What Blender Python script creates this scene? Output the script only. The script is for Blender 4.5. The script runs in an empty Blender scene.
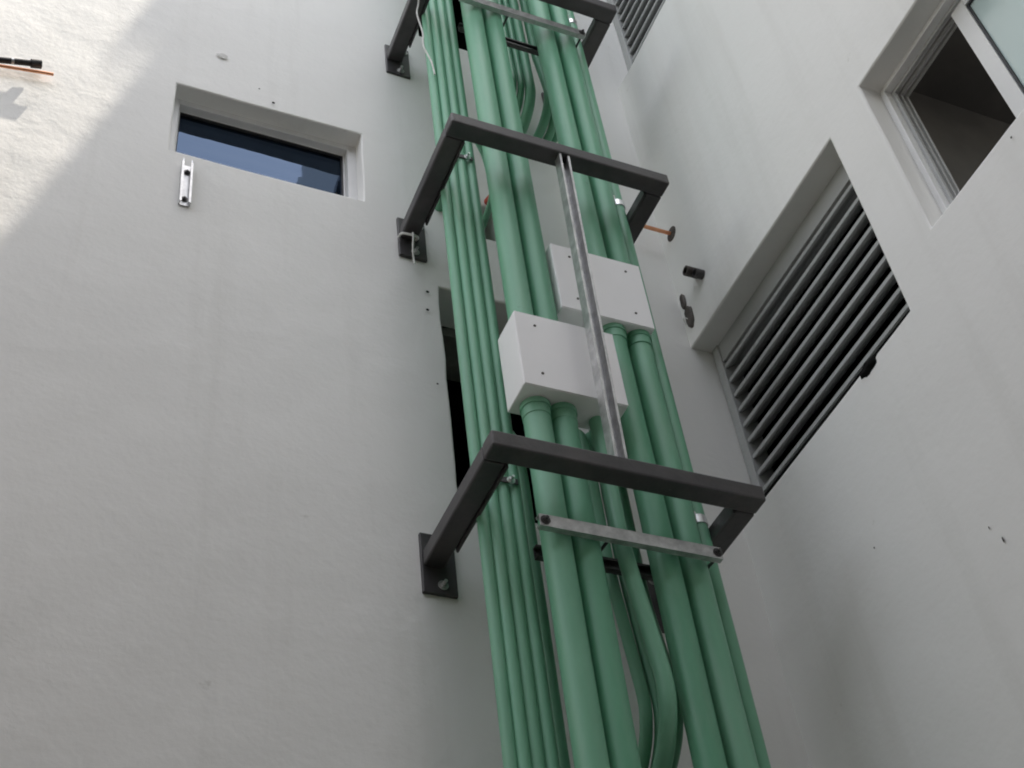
import bpy, bmesh, math, random
from mathutils import Vector, Matrix, noise
random.seed(7)
R = math.radians
SC = bpy.context.scene
COL = SC.collection
K, Z0 = 3.0, 1.6          # survey unit -> metres, eye height
def P(x, y, z): return Vector((K*x, K*y, K*z + Z0))

# ------------------------------------------------------------------ materials
def new_mat(name):
    m = bpy.data.materials.new(name); m.use_nodes = True
    nt = m.node_tree; b = nt.nodes['Principled BSDF']
    return m, nt, b
def nd(nt, t, **kw):
    n = nt.nodes.new(t)
    for k, v in kw.items():
        if k in n.inputs: n.inputs[k].default_value = v
        else: setattr(n, k, v)
    return n
def rgb(c): return (c[0], c[1], c[2], 1)
def mottled(name, c1, c2, scale=3.0, rough=.6, metal=0.0, bump=0.0, bscale=60, spec=.5, lo=.35, hi=.65, stretch=None, rvar=0.0):
    m, nt, b = new_mat(name)
    tc = nd(nt, 'ShaderNodeTexCoord')
    src = tc.outputs['Object']
    if stretch:
        mp = nd(nt, 'ShaderNodeMapping'); mp.inputs['Scale'].default_value = stretch
        nt.links.new(src, mp.inputs['Vector']); src = mp.outputs['Vector']
    n = nd(nt, 'ShaderNodeTexNoise', Scale=scale, Detail=6.0, Roughness=.6)
    nt.links.new(src, n.inputs['Vector'])
    r = nd(nt, 'ShaderNodeValToRGB')
    r.color_ramp.elements[0].position = lo; r.color_ramp.elements[0].color = rgb(c1)
    r.color_ramp.elements[1].position = hi; r.color_ramp.elements[1].color = rgb(c2)
    nt.links.new(n.outputs['Fac'], r.inputs['Fac']); nt.links.new(r.outputs['Color'], b.inputs['Base Color'])
    b.inputs['Roughness'].default_value = rough; b.inputs['Metallic'].default_value = metal
    b.inputs['Specular IOR Level'].default_value = spec
    if rvar:
        mr = nd(nt, 'ShaderNodeMapRange'); mr.inputs['To Min'].default_value = rough-rvar; mr.inputs['To Max'].default_value = rough+rvar
        nt.links.new(n.outputs['Fac'], mr.inputs['Value']); nt.links.new(mr.outputs['Result'], b.inputs['Roughness'])
    if bump:
        n2 = nd(nt, 'ShaderNodeTexNoise', Scale=bscale, Detail=5.0)
        nt.links.new(src, n2.inputs['Vector'])
        bp = nd(nt, 'ShaderNodeBump', Strength=1.0, Distance=bump)
        nt.links.new(n2.outputs['Fac'], bp.inputs['Height']); nt.links.new(bp.outputs['Normal'], b.inputs['Normal'])
    return m

def plaster(name, base=(.795, .787, .768), k=1.0):
    m, nt, b = new_mat(name)
    tc = nd(nt, 'ShaderNodeTexCoord')
    L = nt.links.new
    big = nd(nt, 'ShaderNodeTexNoise', Scale=.55, Detail=5.0, Roughness=.55)
    L(tc.outputs['Object'], big.inputs['Vector'])
    ramp = nd(nt, 'ShaderNodeValToRGB')
    ramp.color_ramp.elements[0].position = .3; ramp.color_ramp.elements[0].color = rgb([c*.955 for c in base])
    ramp.color_ramp.elements[1].position = .7; ramp.color_ramp.elements[1].color = rgb([c*1.03 for c in base])
    L(big.outputs['Fac'], ramp.inputs['Fac'])
    # vertical rain streaks
    mp = nd(nt, 'ShaderNodeMapping'); mp.inputs['Scale'].default_value = (3.5, 3.5, .22)
    L(tc.outputs['Object'], mp.inputs['Vector'])
    st = nd(nt, 'ShaderNodeTexNoise', Scale=1.6, Detail=5.0, Roughness=.65); L(mp.outputs['Vector'], st.inputs['Vector'])
    sr = nd(nt, 'ShaderNodeValToRGB')
    sr.color_ramp.elements[0].position = .52; sr.color_ramp.elements[0].color = (1, 1, 1, 1)
    sr.color_ramp.elements[1].position = .80; sr.color_ramp.elements[1].color = (.84, .835, .82, 1)
    L(st.outputs['Fac'], sr.inputs['Fac'])
    mx = nd(nt, 'ShaderNodeMix', data_type='RGBA', blend_type='MULTIPLY'); mx.inputs[0].default_value = .55
    L(ramp.outputs['Color'], mx.inputs[6]); L(sr.outputs['Color'], mx.inputs[7])
    # small scuffs and specks
    sp = nd(nt, 'ShaderNodeTexNoise', Scale=7.0, Detail=8.0, Roughness=.72); L(tc.outputs['Object'], sp.inputs['Vector'])
    spr = nd(nt, 'ShaderNodeValToRGB')
    spr.color_ramp.elements[0].position = .66; spr.color_ramp.elements[0].color = (1, 1, 1, 1)
    spr.color_ramp.elements[1].position = .78; spr.color_ramp.elements[1].color = (.62, .60, .57, 1)
    L(sp.outputs['Fac'], spr.inputs['Fac'])
    mx2 = nd(nt, 'ShaderNodeMix', data_type='RGBA', blend_type='MULTIPLY'); mx2.inputs[0].default_value = .8
    L(mx.outputs[2], mx2.inputs[6]); L(spr.outputs['Color'], mx2.inputs[7])
    L(mx2.outputs[2], b.inputs['Base Color'])
    b.inputs['Roughness'].default_value = .92; b.inputs['Specular IOR Level'].default_value = .2
    # trowel waves, grain
    n1 = nd(nt, 'ShaderNodeTexNoise', Scale=4.5, Detail=4.0, Roughness=.55); L(tc.outputs['Object'], n1.inputs['Vector'])
    n2 = nd(nt, 'ShaderNodeTexNoise', Scale=42.0, Detail=6.0, Roughness=.65); L(tc.outputs['Object'], n2.inputs['Vector'])
    b1 = nd(nt, 'ShaderNodeBump', Strength=1.0, Distance=.0065*k); L(n1.outputs['Fac'], b1.inputs['Height'])
    b2 = nd(nt, 'ShaderNodeBump', Strength=.8, Distance=.0014*k); L(n2.outputs['Fac'], b2.inputs['Height'])
    L(b1.outputs['Normal'], b2.inputs['Normal']); L(b2.outputs['Normal'], b.inputs['Normal'])
    return m

M = {}
M['plaster'] = plaster('white_plaster')
M['plaster2'] = plaster('smoother_white_plaster', k=.55)
def painted_conduit(name, c1, c2, scale, rough):
    m = mottled(name, c1, c2, scale, rough, bump=.0006, bscale=90, stretch=(1, 1, .3), rvar=.1)
    nt = m.node_tree; b = nt.nodes['Principled BSDF']; L = nt.links.new
    src = b.inputs['Base Color'].links[0].from_socket
    tc = nd(nt, 'ShaderNodeTexCoord'); oi = nd(nt, 'ShaderNodeObjectInfo')
    hs = nd(nt, 'ShaderNodeHueSaturation')                 # each length a slightly different batch of paint
    mv = nd(nt, 'ShaderNodeMapRange'); mv.inputs['To Min'].default_value = .88; mv.inputs['To Max'].default_value = 1.10
    ms = nd(nt, 'ShaderNodeMapRange'); ms.inputs['To Min'].default_value = 1.06; ms.inputs['To Max'].default_value = .92
    L(oi.outputs['Random'], mv.inputs['Value']); L(mv.outputs['Result'], hs.inputs['Value'])
    L(oi.outputs['Random'], ms.inputs['Value']); L(ms.outputs['Result'], hs.inputs['Saturation']); L(src, hs.inputs['Color'])
    # dust film and rubbed scuffs
    mp = nd(nt, 'ShaderNodeMapping'); mp.inputs['Scale'].default_value = (2.2, 2.2, .5); L(tc.outputs['Object'], mp.inputs['Vector'])
    d = nd(nt, 'ShaderNodeTexNoise', Scale=3.0, Detail=7.0, Roughness=.7); L(mp.outputs['Vector'], d.inputs['Vector'])
    dr = nd(nt, 'ShaderNodeMapRange'); dr.inputs['From Min'].default_value = .5; dr.inputs['From Max'].default_value = .8; dr.inputs['To Max'].default_value = .28
    L(d.outputs['Fac'], dr.inputs['Value'])
    m1 = nd(nt, 'ShaderNodeMix', data_type='RGBA'); L(dr.outputs['Result'], m1.inputs[0]); L(hs.outputs['Color'], m1.inputs[6]); m1.inputs[7].default_value = (.34, .40, .34, 1)
    sc = nd(nt, 'ShaderNodeTexNoise', Scale=16.0, Detail=6.0, Roughness=.75); L(tc.outputs['Object'], sc.inputs['Vector'])
    sr = nd(nt, 'ShaderNodeMapRange'); sr.inputs['From Min'].default_value = .69; sr.inputs['From Max'].default_value = .74; sr.inputs['To Max'].default_value = .75
    L(sc.outputs['Fac'], sr.inputs['Value'])
    m2 = nd(nt, 'ShaderNodeMix', data_type='RGBA'); L(sr.outputs['Result'], m2.inputs[0]); L(m1.outputs[2], m2.inputs[6]); m2.inputs[7].default_value = (.06, .13, .09, 1)
    L(m2.outputs[2], b.inputs['Base Color'])
    return m
M['green'] = painted_conduit('green_conduit_paint', (.108, .335, .205), (.140, .395, .250), 5, .42)
M['green2'] = painted_conduit('green_small_conduit_paint', (.135, .375, .240), (.170, .435, .285), 6, .45)
M['steel'] = mottled('dark_grey_painted_steel', (.040, .038, .040), (.066, .061, .064), 9, .42, bump=.0008, bscale=70, rvar=.1)
def wear(m, col, lo, hi, amount, scale):
    nt = m.node_tree; b = nt.nodes['Principled BSDF']; src = b.inputs['Base Color'].links[0].from_socket
    tc = nd(nt, 'ShaderNodeTexCoord'); n = nd(nt, 'ShaderNodeTexNoise', Scale=scale, Detail=7.0, Roughness=.72)
    r = nd(nt, 'ShaderNodeMapRange'); r.inputs['From Min'].default_value = lo; r.inputs['From Max'].default_value = hi; r.inputs['To Max'].default_value = amount
    mx = nd(nt, 'ShaderNodeMix', data_type='RGBA'); mx.inputs[7].default_value = rgb(col)
    nt.links.new(tc.outputs['Object'], n.inputs['Vector']); nt.links.new(n.outputs['Fac'], r.inputs['Value'])
    nt.links.new(r.outputs['Result'], mx.inputs[0]); nt.links.new(src, mx.inputs[6]); nt.links.new(mx.outputs[2], b.inputs['Base Color'])
wear(M['steel'], (.30, .29, .28), .70, .73, .8, 13)      # chipped paint and plaster splashes
wear(M['steel'], (.10, .085, .07), .50, .75, .35, 4)     # dust film
M['galv'] = mottled('galvanised_steel', (.42, .42, .42), (.64, .64, .635), 26, .42, metal=.85, bump=.0004, bscale=120, rvar=.12)
M['zinc'] = mottled('bright_zinc', (.68, .69, .70), (.80, .80, .81), 40, .28, metal=.95)
M['box'] = mottled('white_painted_box', (.86, .85, .85), (.89, .88, .88), 3, .5, bump=.0003, bscale=40)
wear(M['box'], (.50, .47, .43), .62, .80, .35, 4)         # grime
wear(M['box'], (.30, .28, .26), .73, .76, .6, 22)
M['frame'] = mottled('white_aluminium', (.66, .66, .66), (.74, .74, .735), 4, .38, spec=.5)
M['louvre'] = mottled('grey_louvre_paint', (.36, .365, .36), (.43, .435, .43), 5, .45, stretch=(1, .3, 1))
M['dark'] = mottled('cavity_shade_sealant', (.004, .004, .004), (.008, .008, .0075), 5, .95, spec=.1)  # near-black colour: painted darkness of unlit openings, also the sealant's black
M['concrete'] = mottled('raw_concrete', (.16, .155, .145), (.27, .26, .24), 6, .95, bump=.006, bscale=25, spec=.2)
M['concrete_pale'] = mottled('worn_plaster', (.56, .55, .53), (.70, .69, .67), 30, .95, bump=.004, bscale=25, spec=.2)
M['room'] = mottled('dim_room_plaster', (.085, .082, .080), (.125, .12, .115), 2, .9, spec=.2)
M['copper'] = mottled('copper', (.62, .25, .13), (.78, .38, .22), 20, .38, metal=.85)
M['black'] = mottled('black_rubber', (.012, .012, .014), (.03, .03, .032), 30, .55)
M['brown'] = mottled('dull_brown_metal', (.035, .028, .024), (.085, .07, .06), 30, .6)
M['white_string'] = mottled('white_cord', (.62, .62, .60), (.75, .75, .73), 60, .8)
M['red'] = mottled('red_cap', (.42, .05, .03), (.55, .08, .05), 20, .5)
M['ground'] = mottled('courtyard_concrete', (.055, .054, .052), (.085, .083, .08), 1.4, .9, bump=.004, bscale=30, spec=.2)

m, nt, b = new_mat('reflective_glass'); M['glass'] = m
b.inputs['Base Color'].default_value = (.036, .062, .106, 1); b.inputs['Metallic'].default_value = .88; b.inputs['Roughness'].default_value = .025
n = nd(nt, 'ShaderNodeTexNoise', Scale=3.0); bp = nd(nt, 'ShaderNodeBump', Strength=.25, Distance=.004)
nt.links.new(n.outputs['Fac'], bp.inputs['Height']); nt.links.new(bp.outputs['Normal'], b.inputs['Normal'])
M['frosted'] = mottled('frosted_glass', (.40, .52, .51), (.46, .57, .56), 2, .22, spec=.6)

# ------------------------------------------------------------------ mesh helpers
def finish(name, bm, mat, parent=None, smooth=None, bevel=0, mats=None):
    me = bpy.data.meshes.new(name); bmesh.ops.recalc_face_normals(bm, faces=bm.faces[:])
    bm.to_mesh(me); bm.free()
    for mm in (mats or [mat]): me.materials.append(mm)
    o = bpy.data.objects.new(name, me); COL.objects.link(o)
    if smooth is not None:
        for p in me.polygons: p.use_smooth = True
        me.set_sharp_from_angle(angle=R(smooth))
    if bevel:
        md = o.modifiers.new('bevel', 'BEVEL'); md.width = bevel; md.segments = 2; md.limit_method = 'ANGLE'; md.harden_normals = False
    if parent is not None:
        o.parent = parent; o.matrix_parent_inverse = Matrix.Translation(-parent.location)
        # keep plain parenting: geometry is in world metres
    return o
def tag(o, label, cat, group=None):
    o['label'] = label; o['category'] = cat
    if group: o['group'] = group
    return o
def thing(name, label, cat, loc, group=None):
    o = bpy.data.objects.new(name, None); COL.objects.link(o); o.location = loc; o.empty_display_size = .1
    return tag(o, label, cat, group)
def box(bm, a, b_):
    """axis box between two survey points"""
    p, q = P(*a), P(*b_)
    lo = [min(p[i], q[i]) for i in range(3)]; hi = [max(p[i], q[i]) for i in range(3)]
    v = [bm.verts.new((x, y, z)) for x in (lo[0], hi[0]) for y in (lo[1], hi[1]) for z in (lo[2], hi[2])]
    for f in ((0, 1, 3, 2), (4, 6, 7, 5), (0, 4, 5, 1), (2, 3, 7, 6), (0, 2, 6, 4), (1, 5, 7, 3)): bm.faces.new([v[i] for i in f])
def tube(bm, pts, r, seg=20, cap=True, radii=None):
    """pts in metres"""
    n = len(pts); rings = []; up = None
    for i, p in enumerate(pts):
        t = (pts[min(i+1, n-1)] - pts[max(i-1, 0)]).normalized()
        if up is None:
            up = Vector((1, 0, 0)) if abs(t.x) < .8 else Vector((0, 1, 0))
        u = (up - t*up.dot(t)).normalized(); w = t.cross(u); up = u
        rr = radii[i] if radii else r
        rings.append([bm.verts.new(p + (u*math.cos(2*math.pi*k/seg) + w*math.sin(2*math.pi*k/seg))*rr) for k in range(seg)])
    for a, c in zip(rings, rings[1:]):
        for k in range(seg): bm.faces.new((a[k], a[(k+1) % seg], c[(k+1) % seg], c[k]))
    if cap:
        bm.faces.new(rings[0][::-1]); bm.faces.new(rings[-1])
def hollow_tube(bm, pts, r, ri, seg=20):
    """an open-ended pipe stub: outer and inner skin with a rim at the last point"""
    t = (pts[-1]-pts[0]).normalized()
    tube(bm, pts, r, seg, cap=False)
    tube(bm, [pts[0], pts[-1]], ri, seg, cap=False)
    up = Vector((1, 0, 0)) if abs(t.x) < .8 else Vector((0, 1, 0))
    u = (up - t*up.dot(t)).normalized(); w = t.cross(u)
    for e in (pts[-1],):
        A = [bm.verts.new(e + (u*math.cos(2*math.pi*k/seg)+w*math.sin(2*math.pi*k/seg))*r) for k in range(seg)]
        B = [bm.verts.new(e + (u*math.cos(2*math.pi*k/seg)+w*math.sin(2*math.pi*k/seg))*ri) for k in range(seg)]
        for k in range(seg): bm.faces.new((A[k], A[(k+1) % seg], B[(k+1) % seg], B[k]))
    s = [bm.verts.new(pts[0]+t*.004 + (u*math.cos(2*math.pi*k/seg)+w*math.sin(2*math.pi*k/seg))*ri) for k in range(seg)]
    bm.faces.new(s)
def smooth_path(pts, n=10):
    """Catmull-Rom through survey points -> metres"""
    q = [P(*p) for p in pts]; q = [q[0]*2-q[1]] + q + [q[-1]*2-q[-2]]
    out = []
    for i in range(1, len(q)-2):
        for k in range(n):
            t = k/n; a, b_, c, d = q[i-1], q[i], q[i+1], q[i+2]
            out.append(.5*((2*b_) + (c-a)*t + (2*a-5*b_+4*c-d)*t*t + (3*b_-a-3*c+d)*t**3))
    out.append(q[-2]); return out
def channel(bm, a, b_, w, d, open_dir, t=.0025, slots=False):
    """C-shaped strut from a to b_ (metres); w across, d deep, open towards open_dir, lips turned in"""
    ax = (b_-a).normalized(); o = (open_dir - ax*open_dir.dot(ax)).normalized(); s = ax.cross(o)
    lip = w*.2
    prof = [(-w/2+lip, d-.006), (-w/2+lip, d), (-w/2, d), (-w/2, 0), (w/2, 0), (w/2, d), (w/2-lip, d), (w/2-lip, d-.006),
            (w/2-lip+t, d-.006), (w/2-lip+t, d-t), (w/2-t, d-t), (w/2-t, t), (-w/2+t, t), (-w/2+t, d-t), (-w/2+lip-t, d-t), (-w/2+lip-t, d-.006)]
    A = [bm.verts.new(a + s*x + o*y) for x, y in prof]; B = [bm.verts.new(b_ + s*x + o*y) for x, y in prof]
    n = len(prof)
    for i in range(n): bm.faces.new((A[i], A[(i+1) % n], B[(i+1) % n], B[i]))
    quads = [(0, 1, 14, 15), (1, 2, 13, 14), (2, 3, 12, 13), (3, 4, 11, 12), (4, 5, 10, 11), (5, 6, 9, 10), (6, 7, 8, 9)]
    for q in quads:
        bm.faces.new([A[i] for i in q]); bm.faces.new([B[i] for i in q])
def bolt_head(bm, c, nrm, r=.012, h=.008, shank=0):
    nrm = nrm.normalized()
    tube(bm, [c, c+nrm*.002], r*1.5, 16); tube(bm, [c+nrm*.0021, c+nrm*h], r, 6)
    if shank: tube(bm, [c+nrm*h*1.02, c+nrm*(h+shank)], r*.5, 10)

def lin(a, b_, step, must=()):
    v = sorted(set([a, b_] + [round(x, 5) for x in must]))
    out = []
    for p, q in zip(v, v[1:]):
        n = max(1, int(math.ceil((q-p)/step)))
        out += [p+(q-p)*i/n for i in range(n)]
    return out + [v[-1]]
def wall_slab(name, to_world, u0, u1, v0, v1, T, holes, parent, step=.035, rag=None, mat='plaster'):
    """slab in local (u,v,depth) with rectangular holes; to_world(u,v,d) -> metres; d=0 is the visible face"""
    us = lin(u0, u1, step, [h[0] for h in holes]+[h[1] for h in holes]); vs = lin(v0, v1, step, [h[2] for h in holes]+[h[3] for h in holes])
    us = [u for u in us if u0 <= u <= u1]; vs = [v for v in vs if v0 <= v <= v1]
    e = 1e-6
    def inhole(u, v): return any(h[0]-e < u < h[1]+e and h[2]-e < v < h[3]+e for h in holes)
    bm = bmesh.new(); F = {}; B = {}
    def edge_jit(u, v):
        du = dv = 0
        for k, h in enumerate(holes):
            a = (rag or {}).get(k, .0007)
            if h[2]-e <= v <= h[3]+e and (abs(u-h[0]) < e or abs(u-h[1]) < e) and u0+e < u < u1-e: du = a*noise.noise(Vector((u*90, v*95, 3+k)))
            if h[0]-e <= u <= h[1]+e and (abs(v-h[2]) < e or abs(v-h[3]) < e): dv = a*noise.noise(Vector((u*95, v*90, 7+k)))
        return du, dv
    for i, u in enumerate(us):
        for j, v in enumerate(vs):
            du, dv = edge_jit(u, v)
            w = .0016*noise.noise(Vector((u*4.0, v*4.0, 1.7))) + .0007*noise.noise(Vector((u*11, v*11, 5.1)))
            F[i, j] = bm.verts.new(to_world(u+du, v+dv, w)); B[i, j] = bm.verts.new(to_world(u, v, T))
    nu, nv = len(us)-1, len(vs)-1
    solid = {(i, j): not inhole((us[i]+us[i+1])/2, (vs[j]+vs[j+1])/2) for i in range(nu) for j in range(nv)}
    for (i, j), s in solid.items():
        if not s: continue
        bm.faces.new((F[i, j], F[i+1, j], F[i+1, j+1], F[i, j+1])); bm.faces.new((B[i, j], B[i, j+1], B[i+1, j+1], B[i+1, j]))
        for di, dj, a, c in ((-1, 0, (i, j), (i, j+1)), (1, 0, (i+1, j), (i+1, j+1)), (0, -1, (i, j), (i+1, j)), (0, 1, (i, j+1), (i+1, j+1))):
            if not solid.get((i+di, j+dj), False): bm.faces.new((F[a], F[c], B[c], B[a]))
    return finish(name, bm, M[mat], parent, smooth=40, bevel=.006)
def cavity(name, x0, x1, y0, y1, z0, z1, open_side, mat, parent, also=''):
    """five-sided hollow; open_side: '-y' or '-x'"""
    bm = bmesh.new()
    c = [[[bm.verts.new(P(x, y, z)) for z in (z0, z1)] for y in (y0, y1)] for x in (x0, x1)]
    fs = {'-x': (c[0][0][0], c[0][1][0], c[0][1][1], c[0][0][1]), '+x': (c[1][0][0], c[1][0][1], c[1][1][1], c[1][1][0]),
          '-y': (c[0][0][0], c[0][0][1], c[1][0][1], c[1][0][0]), '+y': (c[0][1][0], c[1][1][0], c[1][1][1], c[0][1][1]),
          '-z': (c[0][0][0], c[1][0][0], c[1][1][0], c[0][1][0]), '+z': (c[0][0][1], c[0][1][1], c[1][1][1], c[1][0][1])}
    for k, f in fs.items():
        if k not in (open_side, also): bm.faces.new(f)
    return finish(name, bm, mat, parent)

# ------------------------------------------------------------------ ground
bm = bmesh.new()
bmesh.ops.create_grid(bm, x_segments=8, y_segments=8, size=400)
g = finish('ground', bm, M['ground']); g['kind'] = 'structure'

# ------------------------------------------------------------------ the two walls
XC, T = .8133, .06
GZ = -Z0/K                                   # ground level
W1 = thing('building_wall', 'white plastered wall behind the green conduits, sunlit at its upper left corner', 'wall', P(0, 0, GZ))
TOP1 = 4.0
h_win = (.1235, .3695, 1.4107, 1.5565)
h_op1 = (.461, .645, .925, 1.276)
h_op2 = (.470, .600, 1.864, 2.18)
h_op3 = (.529, .556, 1.399, 1.47)
wall_slab('wall', lambda u, v, d: P(u, d, v), -1.6, XC+T, GZ, TOP1, T, [h_win, h_op1, h_op2, h_op3], W1, rag={1: .0020, 2: .0012, 3: .0015})
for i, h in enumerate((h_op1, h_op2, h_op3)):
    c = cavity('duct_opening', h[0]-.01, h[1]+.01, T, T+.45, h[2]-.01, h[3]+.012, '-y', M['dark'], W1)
# raw concrete lintel across the big opening
bm = bmesh.new(); box(bm, (h_op1[0]-.006, T+.002, h_op1[3]-.012), (h_op1[1]+.006, T+.075, h_op1[3]+.01)); finish('lintel', bm, M['concrete'], W1, bevel=.004)

def window_w1():
    x0, x1, z0, z1 = h_win
    fr = bmesh.new(); f0, f1 = .0225, .041
    box(fr, (x0-.002, f0, z0-.002), (x0+.0095, f1, z1+.002)); box(fr, (x1-.0125, f0, z0-.002), (x1+.002, f1, z1+.002))
    box(fr, (x0+.0095, f0, z1-.010), (x1-.0125, f1, z1+.002)); box(fr, (x0+.0095, f0, z0-.002), (x1-.0125, f1, z0+.009))
    # inner bead
    for a, c in (((x0+.0095, f0+.010, z0+.009), (x0+.0125, f1-.001, z1-.010)), ((x1-.0155, f0+.010, z0+.009), (x1-.0125, f1-.001, z1-.010)),
                 ((x0+.0125, f0+.010, z1-.013), (x1-.0155, f1-.001, z1-.010)), ((x0+.0125, f0+.010, z0+.009), (x1-.0155, f1-.001, z0+.012))): box(fr, a, c)
    w = finish('window', fr, M['frame'], W1, bevel=.003)
    i0, i1, k0, k1 = x0+.0125, x1-.0155, z0+.012, z1-.013; sw = .0022
    s = bmesh.new(); s0, s1 = f0+.010, f0+.0135
    box(s, (i0, s0, k0), (i0+sw*.4, s1, k1)); box(s, (i1-sw, s0, k0), (i1, s1, k1)); box(s, (i0+sw*.4, s0, k1-sw), (i1-sw, s1, k1)); box(s, (i0+sw*.4, s0, k0), (i1-sw, s1, k0+sw))
    finish('gasket_gap_strip', s, M['black'], w)
    p = bmesh.new(); box(p, (i0-.0005, f0+.0140, k0-.0005), (i1+.0005, f0+.0160, k1+.0005)); finish('pane', p, M['glass'], w)
window_w1()

W2 = thing('building_wall', 'white plastered side wall on the right with slatted vents and an open window', 'wall', P(XC, 0, GZ))
TOP2 = 4.07
h_l1 = (-.345, .02, .979, 1.277)
h_l2 = (-.47, .02, 1.889, 2.35)
h_w2 = (-.70, -.4115, 1.0315, 1.2875)
wall_slab('wall', lambda u, v, d: P(XC+d, u, v), -2.4, .02, GZ, TOP2, T, [h_l1, h_l2, h_w2], W2, mat='plaster2')
# flat roof slab oversailing the wall head
bm = bmesh.new(); box(bm, (XC-.052, -.291, TOP2-.03), (XC+T-.001, .06, TOP2+.0015)); finish('eave', bm, M['plaster'], W2)
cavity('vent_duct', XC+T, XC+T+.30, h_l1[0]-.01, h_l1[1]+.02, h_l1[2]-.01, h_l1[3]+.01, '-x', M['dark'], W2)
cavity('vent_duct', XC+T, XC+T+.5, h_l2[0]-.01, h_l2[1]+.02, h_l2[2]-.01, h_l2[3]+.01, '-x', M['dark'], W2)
cavity('room', XC+T, XC+T+.55, h_w2[0]-.35, h_w2[1]+.03, h_w2[2]-.30, h_w2[3]+.10, '-x', M['room'], W2, '-y')  # one side left open, added so daylight reaches the interior

def louvre(h):
    y0, y1, z0, z1 = h; y1 = min(y1, -.0018)
    x0 = XC+.0295; st = .0135
    f = bmesh.new()
    box(f, (x0, y1-st, z0+.006), (x0+.028, y1, z1+.003)); box(f, (x0, y0-.003, z0+.006), (x0+.028, y0+st*.6, z1+.003))
    box(f, (x0+.002, y0+st*.6, z1-.031), (x0+.028, y1-st, z1+.003)); box(f, (x0+.002, y0+st*.6, z0+.006), (x0+.026, y1-st, z0+.014))
    fr = finish('louvre', f, M['louvre'], W2, bevel=.003)
    b_ = bmesh.new(); pitch = .0262; z = z1-.0425
    ya, yb = y0+st*.6, y1-st
    while z > z0+.012:
        hl, th = .0056, .0012
        prof = [(0, 0), (0, hl), (.002, hl), (.002, .003), (.0225, .0180), (.0225, .0180-th*1.4), (.003, 0)]
        A = [b_.verts.new(P(x0+.003+px, ya+.0004, z+pz)) for px, pz in prof]; B = [b_.verts.new(P(x0+.003+px, yb-.0004, z+pz)) for px, pz in prof]
        n = len(prof)
        for i in range(n): b_.faces.new((A[i], A[(i+1) % n], B[(i+1) % n], B[i]))
        b_.faces.new(A[::-1]); b_.faces.new(B)
        z -= pitch
    finish('blades', b_, M['louvre'], fr)
louvre(h_l1); louvre(h_l2)

def window_w2():
    y0, y1, z0, z1 = h_w2            # y1 is the edge towards the corner
    x0, x1 = XC+.0265, XC+.0585
    f = bmesh.new(); w = .0070
    box(f, (x0, y1-w, z0-.002), (x1, y1+.002, z1+.002)); box(f, (x0, y0-.002, z0-.002), (x1, y0+w, z1+.002))
    box(f, (x0, y0+w, z1-w), (x1, y1-w, z1+.002)); box(f, (x0, y0+w, z0-.002), (x1, y1-w, z0+w))
    fr = finish('window', f, M['frame'], W2, bevel=.002)
    tr = bmesh.new()                 # sliding tracks on the inside of the frame
    for dx in (.0095, .0175, .0255):
        box(tr, (x0+dx, y1-w-.0045, z0+w), (x0+dx+.003, y1-w, z1-w)); box(tr, (x0+dx, y0+w, z1-w-.0045), (x0+dx+.003, y1-w-.0045, z1-w))
    finish('track', tr, M['louvre'], fr)  # grey paint on the tracks stands in for the deeper shade there
    s = bmesh.new(); ym = -.5457; mw = .0195; xs = x0+.0128
    a0, a1 = y0+w, ym
    box(s, (xs, ym, z0+w+.001), (xs+.010, ym+mw, z1-w-.004)); box(s, (xs, a0, z0+w+.001), (xs+.010, a0+.012, z1-w-.004))
    box(s, (xs, a0+.012, z1-w-.016), (xs+.010, ym, z1-w-.004)); box(s, (xs, a0+.012, z0+w+.001), (xs+.010, ym, z0+w+.013))
    finish('sash', s, M['frame'], fr, bevel=.002)
    g_ = bmesh.new()
    for q0, q1 in (((a0+.012, z0+w+.013), (a0+.0145, z1-w-.016)), ((ym-.0025, z0+w+.013), (ym, z1-w-.016)), ((a0+.0145, z0+w+.013), (ym-.0025, z0+w+.0155)), ((a0+.0145, z1-w-.0185), (ym-.0025, z1-w-.016))):
        box(g_, (xs+.002, q0[0], q0[1]), (xs+.0042, q1[0], q1[1]))
   
    finish('gasket_gap_strip', g_, M['black'], fr)
    p = bmesh.new(); box(p, (xs+.0045, a0+.011, z0+w+.012), (xs+.0065, ym+.001, z1-w-.015)); finish('pane', p, M['frosted'], fr)
window_w2()

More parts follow.
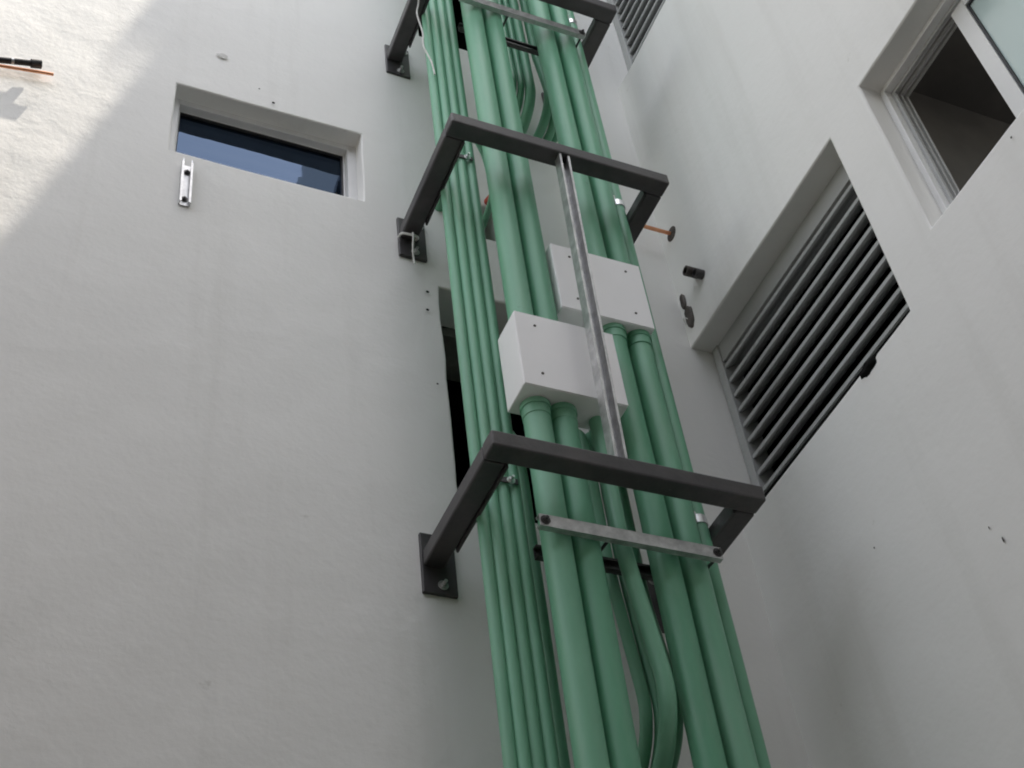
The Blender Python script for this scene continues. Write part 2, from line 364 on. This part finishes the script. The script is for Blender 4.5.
# ------------------------------------------------------------------ bracket frames
FX0, FX1, FD, TT, TW = .413, .7005, .186, .0185, .0225
def bracket_frame(z, label):
    t = thing('bracket_frame', label, 'steel bracket', P(.556, 0, z-TT), 'dark steel brackets round the conduits')
    bm = bmesh.new(); box(bm, (FX0, -FD, z-TT), (FX1, -FD+TW, z)); fb = finish('front_bar', bm, M['steel'], t, bevel=.006)
    for s, xa in ((0, FX0), (1, FX1-TW)):
        bm = bmesh.new(); box(bm, (xa, -FD+TW+.0006, z-TT), (xa+TW, -.0042, z)); arm = finish('side_arm', bm, M['steel'], t, bevel=.006)
        # inner lip strip welded below the inner edge, stopping short of the wall
        xi = xa+TW+.0005 if s == 0 else xa-.0005
        bm = bmesh.new(); box(bm, (xi, -FD+TW+.001, z-TT-.0022), (xi+(.0022 if s == 0 else -.0022), -.034, z-TT+.006)); finish('lip', bm, M['steel'], arm)
        xp0 = FX0-.0015 if s == 0 else FX1+.0015-.0365
        bm = bmesh.new(); box(bm, (xp0, -.004, z-.0500), (xp0+.0365, .0008, z+.0235)); pl = finish('wall_plate', bm, M['steel'], t, bevel=.003)
        for bx, bz in ((.021 if s == 0 else .0155, -.039), (.029 if s == 0 else .0075, .014)):
            bm = bmesh.new(); bolt_head(bm, P(xp0+bx, -.0040, z+bz), Vector((0, -1, 0)), .011, .009, .016); finish('bolt', bm, M['galv'], pl)
    return t
ZF = (.8550, 1.3665, 1.7800)
bracket_frame(ZF[0], 'lowest dark steel bracket, its front bar just under the lower white box')
bracket_frame(ZF[1], 'middle dark steel bracket, its front bar above both white boxes holding the upright channel')
bracket_frame(ZF[2], 'uppermost dark steel bracket, cut off by the top of the view')

# ------------------------------------------------------------------ conduits
def jitter_line(x, y, z0, z1, amp=.0012, step=.12, seed=0):
    n = max(2, int((z1-z0)/step)+1)
    return [P(x+amp*noise.noise(Vector((seed*3.1, (z0+(z1-z0)*i/(n-1))*2.2, 0))), y+amp*noise.noise(Vector((seed*5.3, (z0+(z1-z0)*i/(n-1))*2.2, 9))), z0+(z1-z0)*i/(n-1)) for i in range(n)]
def conduit(name, label, x, y, r, z0, z1, mat='green', group=None, coupling=None, seed=0, cat='conduit', joint=()):
    t = thing(name, label, cat, P(x, y, z0), group)
    bm = bmesh.new(); tube(bm, jitter_line(x, y, z0, z1, seed=seed), r*K, 28); finish('pipe', bm, M[mat], t, smooth=50)
    for zc in (coupling or ()):
        s = -1 if zc > (z0+z1)/2 else 1
        bm = bmesh.new()
        q = [zc+s*.0002, zc+s*.002, zc+s*.006, zc+s*.0066, zc+s*.0066, zc+s*.018, zc+s*.0185]
        rad = [r*1.13, r*1.13, r*1.13, r*1.10, r*1.045, r*1.045, r*1.0]
        tube(bm, [P(x, y, zz) for zz in q], r, 28, radii=[v*K for v in rad]); finish('coupling', bm, M[mat], t, smooth=35)
    for zc in joint:
        bm = bmesh.new(); q = [zc-.022, zc-.0215, zc+.0215, zc+.022]; rad = [r*1.005, r*1.075, r*1.075, r*1.005]
        tube(bm, [P(x, y, zz) for zz in q], r, 28, radii=[v*K for v in rad]); finish('coupling', bm, M[mat], t, smooth=35)
    return t
B1 = (.4725, .5885, -.155, -.1100, .9625, 1.0705)     # lower box
B2 = (.5420, .6570, -.1400, -.1030, 1.1165, 1.2265)   # upper box
ZB, ZT = GZ, 3.9
big = 'thick green conduits'
P1, P2, P3, P4, P5 = (.4960, -.1265, .0142), (.5252, -.1265, .0140), (.6120, -.1205, .0142), (.6440, -.1205, .0138), (.6690, -.1120, .0085)
conduit('conduit', 'leftmost thick green conduit below the lower white box', *P1, ZB, B1[4]-.0002, group=big, coupling=[B1[4]-.0004], seed=1)
conduit('conduit', 'leftmost thick green conduit running up from the top of the lower white box', *P1, B1[5]+.0002, ZT, group=big, seed=2)
conduit('conduit', 'second thick green conduit from the left below the lower white box', *P2, ZB, B1[4]-.0002, group=big, coupling=[B1[4]-.0004], seed=3)
conduit('conduit', 'second thick green conduit from the left, rising from the lower white box', *P2, B1[5]+.0002, ZT, group=big, seed=4)
conduit('conduit', 'third thick green conduit from the left, ending under the upper white box', *P3, ZB, B2[4]-.0002, group=big, coupling=[B2[4]-.0004], seed=5)
conduit('conduit', 'third thick green conduit from the left, rising from the top of the upper white box', *P3, B2[5]+.0002, ZT, group=big, seed=6)
conduit('conduit', 'rightmost thick green conduit entering the underside of the upper white box', *P4, ZB, B2[4]-.0002, group=big, coupling=[B2[4]-.0004], seed=7)
conduit('conduit', 'rightmost thick green conduit rising from the top of the upper white box', *P4, B2[5]+.0002, ZT, group=big, seed=8)
conduit('conduit', 'slim dark green conduit at the far right edge, passing beside the upper box', *P5, ZB, ZT, 'green', seed=9)
conduit('conduit', 'dark conduit in the shade between the two right-hand thick conduits', .6620, -.0720, .0092, ZB, ZT, 'green', seed=14)
sm = 'slim green conduits bundled at the left'
for i, (x, y, r, lb) in enumerate(((.4420, -.0880, .0060, 'outermost left slim green conduit of the bundle at the left edge'), (.4532, -.0905, .0062, 'second slim green conduit from the left in the bundle'),
                          (.4655, -.0900, .0072, 'third slim green conduit from the left in the bundle'), (.4788, -.0895, .0070, 'rightmost slim green conduit of the left bundle'))):
    conduit('conduit', lb, x, y, r, ZB, ZT, 'green2', sm, seed=20+i)

def bent(label, pts, r, mat='green', group=None, n=9, cat='conduit', name='conduit'):
    bm = bmesh.new(); tube(bm, smooth_path(pts, n), r*K, 18)
    return tag(finish(name, bm, M[mat], None, smooth=50), label, cat, group)
rear = 'slim green conduits bending back into the wall'
def drop(x0, y, ztop, zbend, rad, x1=None, zs=None):
    """vertical run then a quarter bend back into the wall"""
    x1 = x0 if x1 is None else x1; zs = zs if zs is not None else zbend+.12
    pts = [(x0, y, ztop)]
    z = ztop-.12
    while z > zs+.03: pts.append((x0, y, z)); z -= .12
    for k in range(0, 6):
        t = k/6; pts.append((x0+(x1-x0)*(t*t*(2.2-1.2*t)) if t < 1 else x1, y, zs+(zbend-zs)*t))
    for k in range(0, 7):
        a = k/6*math.pi/2
        pts.append((x1, y+rad*(1-math.cos(a)), zbend-rad*math.sin(a)))
    pts += [(x1, y+rad+(.03-y-rad)*.5, zbend-rad), (x1, .03, zbend-rad)]
    return pts
bent('slim green conduit dropping from the lower box underside and curving back at the bottom', drop(.5660, -.1250, B1[4], .652, .085, .5815, .83), .0082, group=rear, n=6)
bent('dark slim conduit behind the second thick conduit, curving back at the bottom', [(.5720, .03, 1.02), (.5720, -.04, 1.015), (.5720, -.075, .99), (.5720, -.085, .95)] + drop(.5720, -.0850, .90, .660, .07, .5825, .83), .0060, group=rear, n=6)
bent('dark slim conduit close behind the third thick conduit, curving back at the bottom', [(.6025, .03, 1.02), (.6025, -.04, 1.015), (.6025, -.075, .99), (.6025, -.080, .95)] + drop(.6025, -.0800, .90, .675, .07, .6140), .0105, group=rear, n=6)
bent('thinnest conduit between two curving ones behind the second thick conduit', [(.5850, .03, 1.06), (.5850, -.05, 1.055), (.5850, -.078, 1.03), (.5850, -.088, .98)] + drop(.5850, -.0880, .90, .657, .073, .5945, .83), .0056, group=rear, n=6)
bent('thin dark conduit in the gap between the left bundle and the leftmost thick conduit', [(.4985, -.075, ZB), (.4985, -.075, 0), (.4985, -.075, .5), (.4985, -.075, .8), (.4985, -.075, .92), (.4985, -.060, .985), (.4985, -.02, 1.01), (.4985, .05, 1.012)], .0050, group=rear, n=8)
up = 'slim green conduits bending back under the top bracket'
for i, (x, x1, r, zb, lb) in enumerate(((.5835, .5835, .0050, 1.715, 'thin dark conduit right beside the second thick conduit, under the top bracket'),
        (.5950, .5950, .0050, 1.712, 'thin conduit between its darker neighbour and a brighter one, under the top bracket'),
        (.6090, .6090, .0078, 1.705, 'bright slim conduit curving left into the wall under the top bracket'),
        (.6300, .6390, .0070, 1.712, 'slim dark conduit left of the third thick conduit, bowing right past a wall gap'))):
    bent(lb, drop(x, -.060, 2.5, zb, .048, x1, zb+.12), r, group=up, n=6)
for x, x1, y, lb in ((.6440, .6530, -.050, 'dark conduit showing just left of the third thick conduit near the middle bracket'), (.6560, .6640, -.044, 'dark conduit tucked deepest behind the third thick conduit near the middle bracket')):
    bent(lb, drop(x, y, 2.5, 1.700, -y-.012, x1, 1.82), .0062, group=up, n=6)
bent('thin green conduit curling into the small wall hole by the red cap', [(.472, -.082, 1.60), (.484, -.078, 1.545), (.512, -.066, 1.50), (.526, -.052, 1.47), (.536, -.03, 1.447), (.540, .03, 1.438)], .0046, n=8)
bent('dark green conduit looping out at the left of the bundle under the middle bracket', [(.452, -.082, 1.62), (.452, -.082, 1.55), (.4555, -.076, 1.485), (.463, -.05, 1.448), (.470, -.012, 1.436), (.472, .0, 1.4355)], .0060, n=8)
bm = bmesh.new(); tube(bm, [P(.544, -.004, 1.475), P(.5435, -.024, 1.4650), P(.543, -.0285, 1.4622)], .018, 14); tube(bm, [P(.543, -.0287, 1.4621), P(.5425, -.034, 1.459)], .013, 10)
tag(finish('red_plug', bm, M['red'], smooth=40), 'small red cap in the wall hole behind the leftmost thick conduit', 'plug')

# ------------------------------------------------------------------ junction boxes
def junction_box(b_, label, screws):
    x0, x1, y0, y1, z0, z1 = b_
    t = thing('junction_box', label, 'junction box', P((x0+x1)/2, y1, z0), 'white junction boxes')
    bm = bmesh.new(); box(bm, (x0, y0+.0012, z0), (x1, y1, z1)); finish('box_body', bm, M['box'], t, bevel=.004)
    bm = bmesh.new(); box(bm, (x0+.0004, y0, z0+.0004), (x1-.0004, y0+.0010, z1-.0004)); cv = finish('cover', bm, M['box'], t, bevel=.0012)
    for sx, sz in screws:
        bm = bmesh.new(); c = P(x0+(x1-x0)*sx, y0, z0+(z1-z0)*sz); tube(bm, [c+Vector((0, .0005, 0)), c+Vector((0, -.002, 0))], .0046, 12); finish('screw', bm, M['brown'], cv)
    return t
sc4 = ((.19, .84), (.19, .18), (.82, .84), (.82, .18))
junction_box(B1, 'lower, larger looking white metal box on the left over two thick conduits', sc4)
junction_box(B2, 'upper white metal box on the right, set further back', sc4)

# ------------------------------------------------------------------ galvanised channels
def strut(label, a, b_, w, d, od, mat='galv', bolts=(), group=None, name='strut_channel'):
    t = thing(name, label, 'metal channel', a, group)
    bm = bmesh.new(); channel(bm, a, b_, w, d, od); finish('channel', bm, M[mat], t)
    ax = (b_-a)
    for f in bolts:
        bm = bmesh.new(); bolt_head(bm, a+ax*f - od.normalized()*.0005, -od, .010, .007, .008); finish('bolt', bm, M['steel'], t)
    return t
st = 'galvanised channels across the conduits'
SW = .041
zs1, zs3 = .7905, 1.7335
strut('galvanised flat channel clamped across the conduits below the lowest bracket', P(.4690, -.1500, zs1), P(.6590, -.1500, zs1), SW, .021, Vector((0, 1, 0)), bolts=(.03, .975), group=st)
strut('galvanised flat channel clamped across the conduits just under the top bracket', P(.4690, -.1500, zs3), P(.6610, -.1500, zs3+.003), SW, .021, Vector((0, 1, 0)), bolts=(.03, .975), group=st)
strut('dark channel in shade behind the conduits, below the lowest bracket', P(.4865, -.0965, zs1+.004), P(.6590, -.0965, zs1+.004), SW, .021, Vector((0, -1, 0)), 'steel')  # dark steel colour stands in for the shade on this rear channel
strut('dark channel in shade behind the conduits, under the top bracket', P(.4865, -.0965, zs3+.004), P(.6610, -.0965, zs3+.006), SW, .021, Vector((0, -1, 0)), 'steel')  # rear channel coloured dark, its shade put into the paint
strut('upright galvanised channel standing in front of both white boxes between two brackets', P(.5468, -.1715, ZF[0]+.0005), P(.5575, -.1715, ZF[1]-TT-.0005), SW, .038, Vector((0, -1, 0)))
# short bracket below the small window
t = thing('wall_bracket', 'short galvanised channel fixed upright to the wall under the small window', 'metal bracket', P(.148, 0, 1.30))
bm = bmesh.new(); channel(bm, P(.148, -.0006, 1.309), P(.1465, -.0006, 1.386), .040, .022, Vector((0, -1, 0))); finish('channel', bm, M['galv'], t)
for z in (1.320, 1.372):
    bm = bmesh.new(); bolt_head(bm, P(.1475, -.0022, z), Vector((0, -1, 0)), .008, .006, .004); finish('bolt', bm, M['steel'], t)
for x in (.1425, .1525):
    bm = bmesh.new(); tube(bm, [P(x, -.0015, 1.386), P(x, -.0015, 1.398)], .0025, 8); finish('tang', bm, M['zinc'], t)

# pipe straps on the far right conduit, one per bracket
def strap(z, label):
    t = thing('pipe_clamp', label, 'pipe clamp', P(P5[0], P5[1], z), 'bright clamps on the right conduit')
    bm = bmesh.new()
    q = [z-.0055, z-.005, z+.005, z+.0055]; tube(bm, [P(P5[0], P5[1], zz) for zz in q], 1, 24, radii=[K*P5[2]*1.02, K*P5[2]*1.12, K*P5[2]*1.12, K*P5[2]*1.02]); band = finish('band', bm, M['zinc'], t, smooth=35)
    bm = bmesh.new(); box(bm, (P5[0]-.0142, P5[1]-.0055, z-.0050), (P5[0]-.0095, P5[1]-.0040, z+.0050)); box(bm, (P5[0]-.0142, P5[1]-.0100, z-.0050), (P5[0]-.0080, P5[1]-.0085, z+.0050)); finish('ear', bm, M['zinc'], t)
    bm = bmesh.new(); bolt_head(bm, P(P5[0]-.0120, P5[1]-.0101, z), Vector((0, -1, 0)), .008, .008, .006); finish('bolt', bm, M['zinc'], t)
strap(.8600, 'bright zinc clamp on the slim right conduit under the lowest bracket')
strap(1.3800, 'bright zinc clamp on the slim right conduit under the middle bracket')
strap(1.8250, 'bright zinc clamp on the slim right conduit under the top bracket')
def bundle_clamp(z, label):
    t = thing('pipe_clamp', label, 'pipe clamp', P(.455, -.09, z), 'straps on the left bundle')
    bm = bmesh.new(); box(bm, (.4375, -.0988, z-.0035), (.4800, -.0975, z+.0035)); finish('band', bm, M['steel'], t, bevel=.001)
    for x in (.4500, .4720):
        bm = bmesh.new(); bolt_head(bm, P(x, -.0989, z), Vector((0, -1, 0)), .009, .009, .012); finish('bolt', bm, M['zinc'], t)
bundle_clamp(.8810, 'dark strap with bright bolts across the slim bundle at the lowest bracket')
bundle_clamp(1.4180, 'dark strap with bright bolts across the slim bundle at the middle bracket')

# rods tying the front and back channels
for z, w in ((zs1, 'lowest'), (zs3, 'top')):
    for x, s in ((.5440, 'middle'), (.6570, 'right end')):
        bm = bmesh.new(); tube(bm, [P(x, -.1425, z), P(x, -.0905, z+.004)], .005, 10)
        tag(finish('threaded_rod', bm, M['steel'], smooth=40), 'thin threaded rod at the %s of the channel under the %s bracket' % (s, w), 'rod', 'rods tying the channels')
# ------------------------------------------------------------------ string and loose cable
zf = ZF[1]
bent('white string knotted round the left foot of the middle bracket', [(.4105, -.0060, zf-.020), (.4120, -.0145, zf-.0225), (.4200, -.018, zf-.0255), (.4270, -.0185, zf-.026), (.4330, -.014, zf-.0225), (.4335, -.006, zf-.018)], .0016, 'white_string', name='string', cat='string')
bent('loose white string end hanging over the left foot plate of the middle bracket', [(.4240, -.0205, zf-.024), (.4235, -.0225, zf-.034), (.4245, -.016, zf-.048), (.4275, -.0085, zf-.058), (.4290, -.007, zf-.066)], .0013, 'white_string', name='string', cat='string')
bent('thin white cable dangling over the left arm of the top bracket', [(.4290, -.175, 1.95), (.4265, -.150, 1.86), (.4180, -.125, 1.79), (.4230, -.110, 1.755), (.4215, -.104, 1.73), (.4290, -.100, 1.69), (.4280, -.100, 1.655), (.4370, -.100, 1.62), (.4400, -.100, 1.59)], .0012, 'white_string', name='cable', cat='cable')

# ------------------------------------------------------------------ odds and ends on the walls
t = thing('copper_pipe', 'copper pipe poking out of the right wall beside the middle bracket', 'pipe', P(XC, -.0273, 1.4831))
bm = bmesh.new(); tube(bm, [P(XC+.004, -.0273, 1.4831), P(.765, -.0273, 1.4831)], .0085, 16); finish('pipe', bm, M['copper'], t, smooth=40)
bm = bmesh.new(); tube(bm, [P(XC+.001, -.0273, 1.4831), P(XC-.0012, -.0273, 1.4831), P(XC-.003, -.0273, 1.4831)], 1, 18, radii=[.036, .034, .016]); finish('collar', bm, M['brown'], t, smooth=40)
bm = bmesh.new(); hollow_tube(bm, [P(XC+.002, -.0560, 1.3640), P(XC-.0200, -.0560, 1.3640)], .021, .015)
tag(finish('pipe_stub', bm, M['brown'], smooth=40), 'upper dull metal pipe stub of a close pair sticking out of the right wall', 'pipe stub', 'stubs on the right wall')
bm = bmesh.new(); hollow_tube(bm, [P(XC+.002, -.0640, 1.3530), P(XC-.0130, -.0640, 1.3530)], .020, .014)
tag(finish('pipe_stub', bm, M['steel'], smooth=40), 'lower dark pipe stub of a close pair sticking out of the right wall', 'pipe stub', 'stubs on the right wall')
def knocked_hole(y, z, ry, rz, label):
    bm = bmesh.new(); n = 18
    ring = []
    for rr, dx in ((1.10, .001), (1.02, -.0030), (.85, -.0045), (.55, -.0038), (0.25, -.0040)):
        ring.append([bm.verts.new(P(XC+dx, y+ry*rr*math.cos(2*math.pi*k/n)*(1+.22*noise.noise(Vector((k*1.3, y*50, rr*.3)))), z+rz*rr*math.sin(2*math.pi*k/n)*(1+.22*noise.noise(Vector((k*1.7, z*50, rr*.3)))))) for k in range(n)])
    for a, c in zip(ring, ring[1:]):
        for k in range(n): bm.faces.new((a[k], a[(k+1) % n], c[(k+1) % n], c[k]))
    bm.faces.new(ring[-1])
    return tag(finish('duct_plug', bm, M['brown'], smooth=30), label, 'plug', 'dark plugs on the right wall')
knocked_hole(-.0125, 1.3545, .0052, .0135, 'smaller dark brown plug in the right wall, near the corner')
knocked_hole(-.0165, 1.3210, .0085, .0185, 'larger dark brown plug in the right wall, just above the big vent')
bent('thin loose wire beside the larger dark plug', [(XC-.001, -.004, 1.318), (XC-.006, -.008, 1.324), (XC-.006, -.012, 1.322), (XC-.001, -.015, 1.316)], .0007, 'white_string', name='wire', cat='wire')
# black lump of sealant under the big vent
bm = bmesh.new(); bmesh.ops.create_icosphere(bm, subdivisions=3, radius=1)
for v in bm.verts:
    k = 1+.3*noise.noise(v.co*1.8+Vector((4, 2, 1)))
    v.co = P(XC+.006+v.co.x*.0095*k, -.268+v.co.y*.021*k, .976+v.co.z*.0100*k)
tag(finish('sealant', bm, M['dark'], smooth=80), 'black lump of sealant squeezed out under the big vent', 'sealant')
bm = bmesh.new(); box(bm, (XC+.0015, -.3445, .9795), (XC+.0285, -.0005, .9838)); tag(finish('gasket_gap_strip', bm, M['dark']), 'black strip standing for the dark gap along the sill under the big vent', 'gasket_gap_strip')  # near-black strip painted as the dark gap below the louvre

# pipes in the sun at the far left
t = thing('refrigerant_pipe', 'black insulated pipe with a thick end band reaching in at the left', 'pipe', P(-.5, -.0245, 1.475))
hose = [P(-.1500, .02, 1.4640), P(-.1300, -.0020, 1.4700), P(-.1050, -.0085, 1.4790), P(-.0845, -.0098, 1.4860), P(-.0600, -.0108, 1.4925), P(-.0470, -.0110, 1.4960)]
bm = bmesh.new(); tube(bm, hose, .0115, 16); finish('pipe', bm, M['black'], t, smooth=40)
bm = bmesh.new(); tube(bm, [P(-.0500, -.0110, 1.4950), P(-.0385, -.0110, 1.4985)], .0165, 18); finish('end_band', bm, M['black'], t, smooth=40)
bm = bmesh.new(); tube(bm, [P(-.0720, -.0104, 1.4892), P(-.0690, -.0105, 1.4900)], .0128, 16); finish('clip', bm, M['galv'], t, smooth=40)
bm = bmesh.new(); tube(bm, [P(-.1500, .02, 1.4560), P(-.1300, -.0010, 1.4620), P(-.1050, -.0075, 1.4690), P(-.0835, -.0090, 1.4755), P(-.0320, -.0100, 1.4848), P(-.0225, -.0100, 1.4862)], .0060, 14)
tag(finish('copper_pipe', bm, M['copper'], smooth=40), 'bare copper pipe just under the black insulated pipe at the left', 'pipe')

# drill holes and scuffs in the plaster
def spot(to, r, mat, parent, name, seed, sq=1.0):
    bm = bmesh.new(); n = 12
    v = [bm.verts.new(to(r*math.cos(2*math.pi*k/n)*(1+.3*noise.noise(Vector((k*.9, seed, 0)))), sq*r*math.sin(2*math.pi*k/n)*(1+.3*noise.noise(Vector((k*.9, seed, 4)))), -.0021)) for k in range(n)]
    w_ = [bm.verts.new(to(r*.5*math.cos(2*math.pi*k/n), sq*r*.5*math.sin(2*math.pi*k/n), -.0026)) for k in range(n)]
    for k in range(n): bm.faces.new((v[k], v[(k+1) % n], w_[(k+1) % n], w_[k]))
    bm.faces.new(w_); return finish(name, bm, mat, parent)
for k, (x, z, r) in enumerate(((.4448, 1.2591, .0022), (.4428, 1.2258, .0022), (.4470, 1.1019, .0014), (.2486, 1.5704, .0022), (.2291, 1.5940, .0012))):
    spot(lambda a, b_, d, x=x, z=z: P(x+a, d, z+b_), r, M['dark'], W1, 'drill_hole', k)
for k, (y, z, r, q) in enumerate(((-.3349, .6952, .0010, 3.2), (-.3263, .7150, .0006, 3), (-.5352, 1.0163, .0012, 1.3), (-.1883, .7999, .0010, 1.2))):
    spot(lambda a, b_, d, y=y, z=z: P(XC+d, y+a, z+b_), r, M['brown'], W2, 'chip', 20+k, q)
spot(lambda a, b_, d: P(.1772+a, d, 1.6479+b_), .0075, M['concrete_pale'], W1, 'scuff', 41, .8)

W3 = thing('building_wall', 'added low raw concrete wall, unseen, shading the yard from the left side', 'wall', P(-1.2, -.8, GZ))
bm = bmesh.new(); box(bm, (-1.26, -1.598, GZ), (-1.2, -.0025, 1.25)); finish('wall', bm, M['concrete'], W3)  # unseen wall, added to cut the low light from the left
W4 = thing('building_wall', 'added plain raw concrete wall, unseen across the yard, darkening the lower walls', 'wall', P(0, -1.6, GZ))
bm = bmesh.new(); box(bm, (-4.0, -1.66, GZ), (XC-.002, -1.6, 2.35)); finish('wall', bm, M['concrete'], W4)  # added out of view so the plastered walls darken downwards

# ------------------------------------------------------------------ camera
cam = bpy.data.cameras.new('camera'); co = bpy.data.objects.new('camera', cam); COL.objects.link(co)
rot = Matrix(((.91839461, -.20583742, -.33790871), (-.38223297, -.68219761, -.6233012), (-.1022218, .70159631, -.70520446)))
co.matrix_world = Matrix.Translation(P(0, -1, 0)) @ rot.to_4x4()
cam.sensor_width = 36; cam.lens = 1379.28/1024*36; cam.clip_start = .05; cam.clip_end = 3000
SC.camera = co

# ------------------------------------------------------------------ light
sv = Vector((.294, -.118, 1.0)).normalized()
elev = math.asin(sv.z)
w = bpy.data.worlds.new('World'); SC.world = w; w.use_nodes = True
nt = w.node_tree; bg = nt.nodes['Background']
sky = nt.nodes.new('ShaderNodeTexSky'); sky.sky_type = 'NISHITA'; sky.sun_disc = False
sky.sun_elevation = elev; sky.sun_rotation = math.atan2(sv.x, sv.y); sky.dust_density = 1.2; sky.air_density = 1.0
hz = nt.nodes.new('ShaderNodeHueSaturation'); hz.inputs['Saturation'].default_value = .5      # a hazy, whitish city sky
nt.links.new(sky.outputs['Color'], hz.inputs['Color']); nt.links.new(hz.outputs['Color'], bg.inputs['Color']); bg.inputs['Strength'].default_value = .15
sun = bpy.data.lights.new('sun', 'SUN'); sun.energy = 2.0; sun.angle = R(.53); sun.color = (1, .99, .975)
so = bpy.data.objects.new('sun', sun); COL.objects.link(so); so.rotation_euler = (-sv).to_track_quat('-Z', 'Y').to_euler(); so.location = P(2, -2, 6)
SC.view_settings.view_transform = 'Standard'; SC.view_settings.look = 'None'; SC.view_settings.gamma = 1; SC.view_settings.use_curve_mapping = False
SC.view_settings.exposure = 2.2
SC.view_settings.use_white_balance = True; SC.view_settings.white_balance_temperature = 7500; SC.view_settings.white_balance_tint = 10
SC.render.engine = 'CYCLES'
SC.cycles.filter_width = 1.9
SC.cycles.max_bounces = 12; SC.cycles.diffuse_bounces = 8
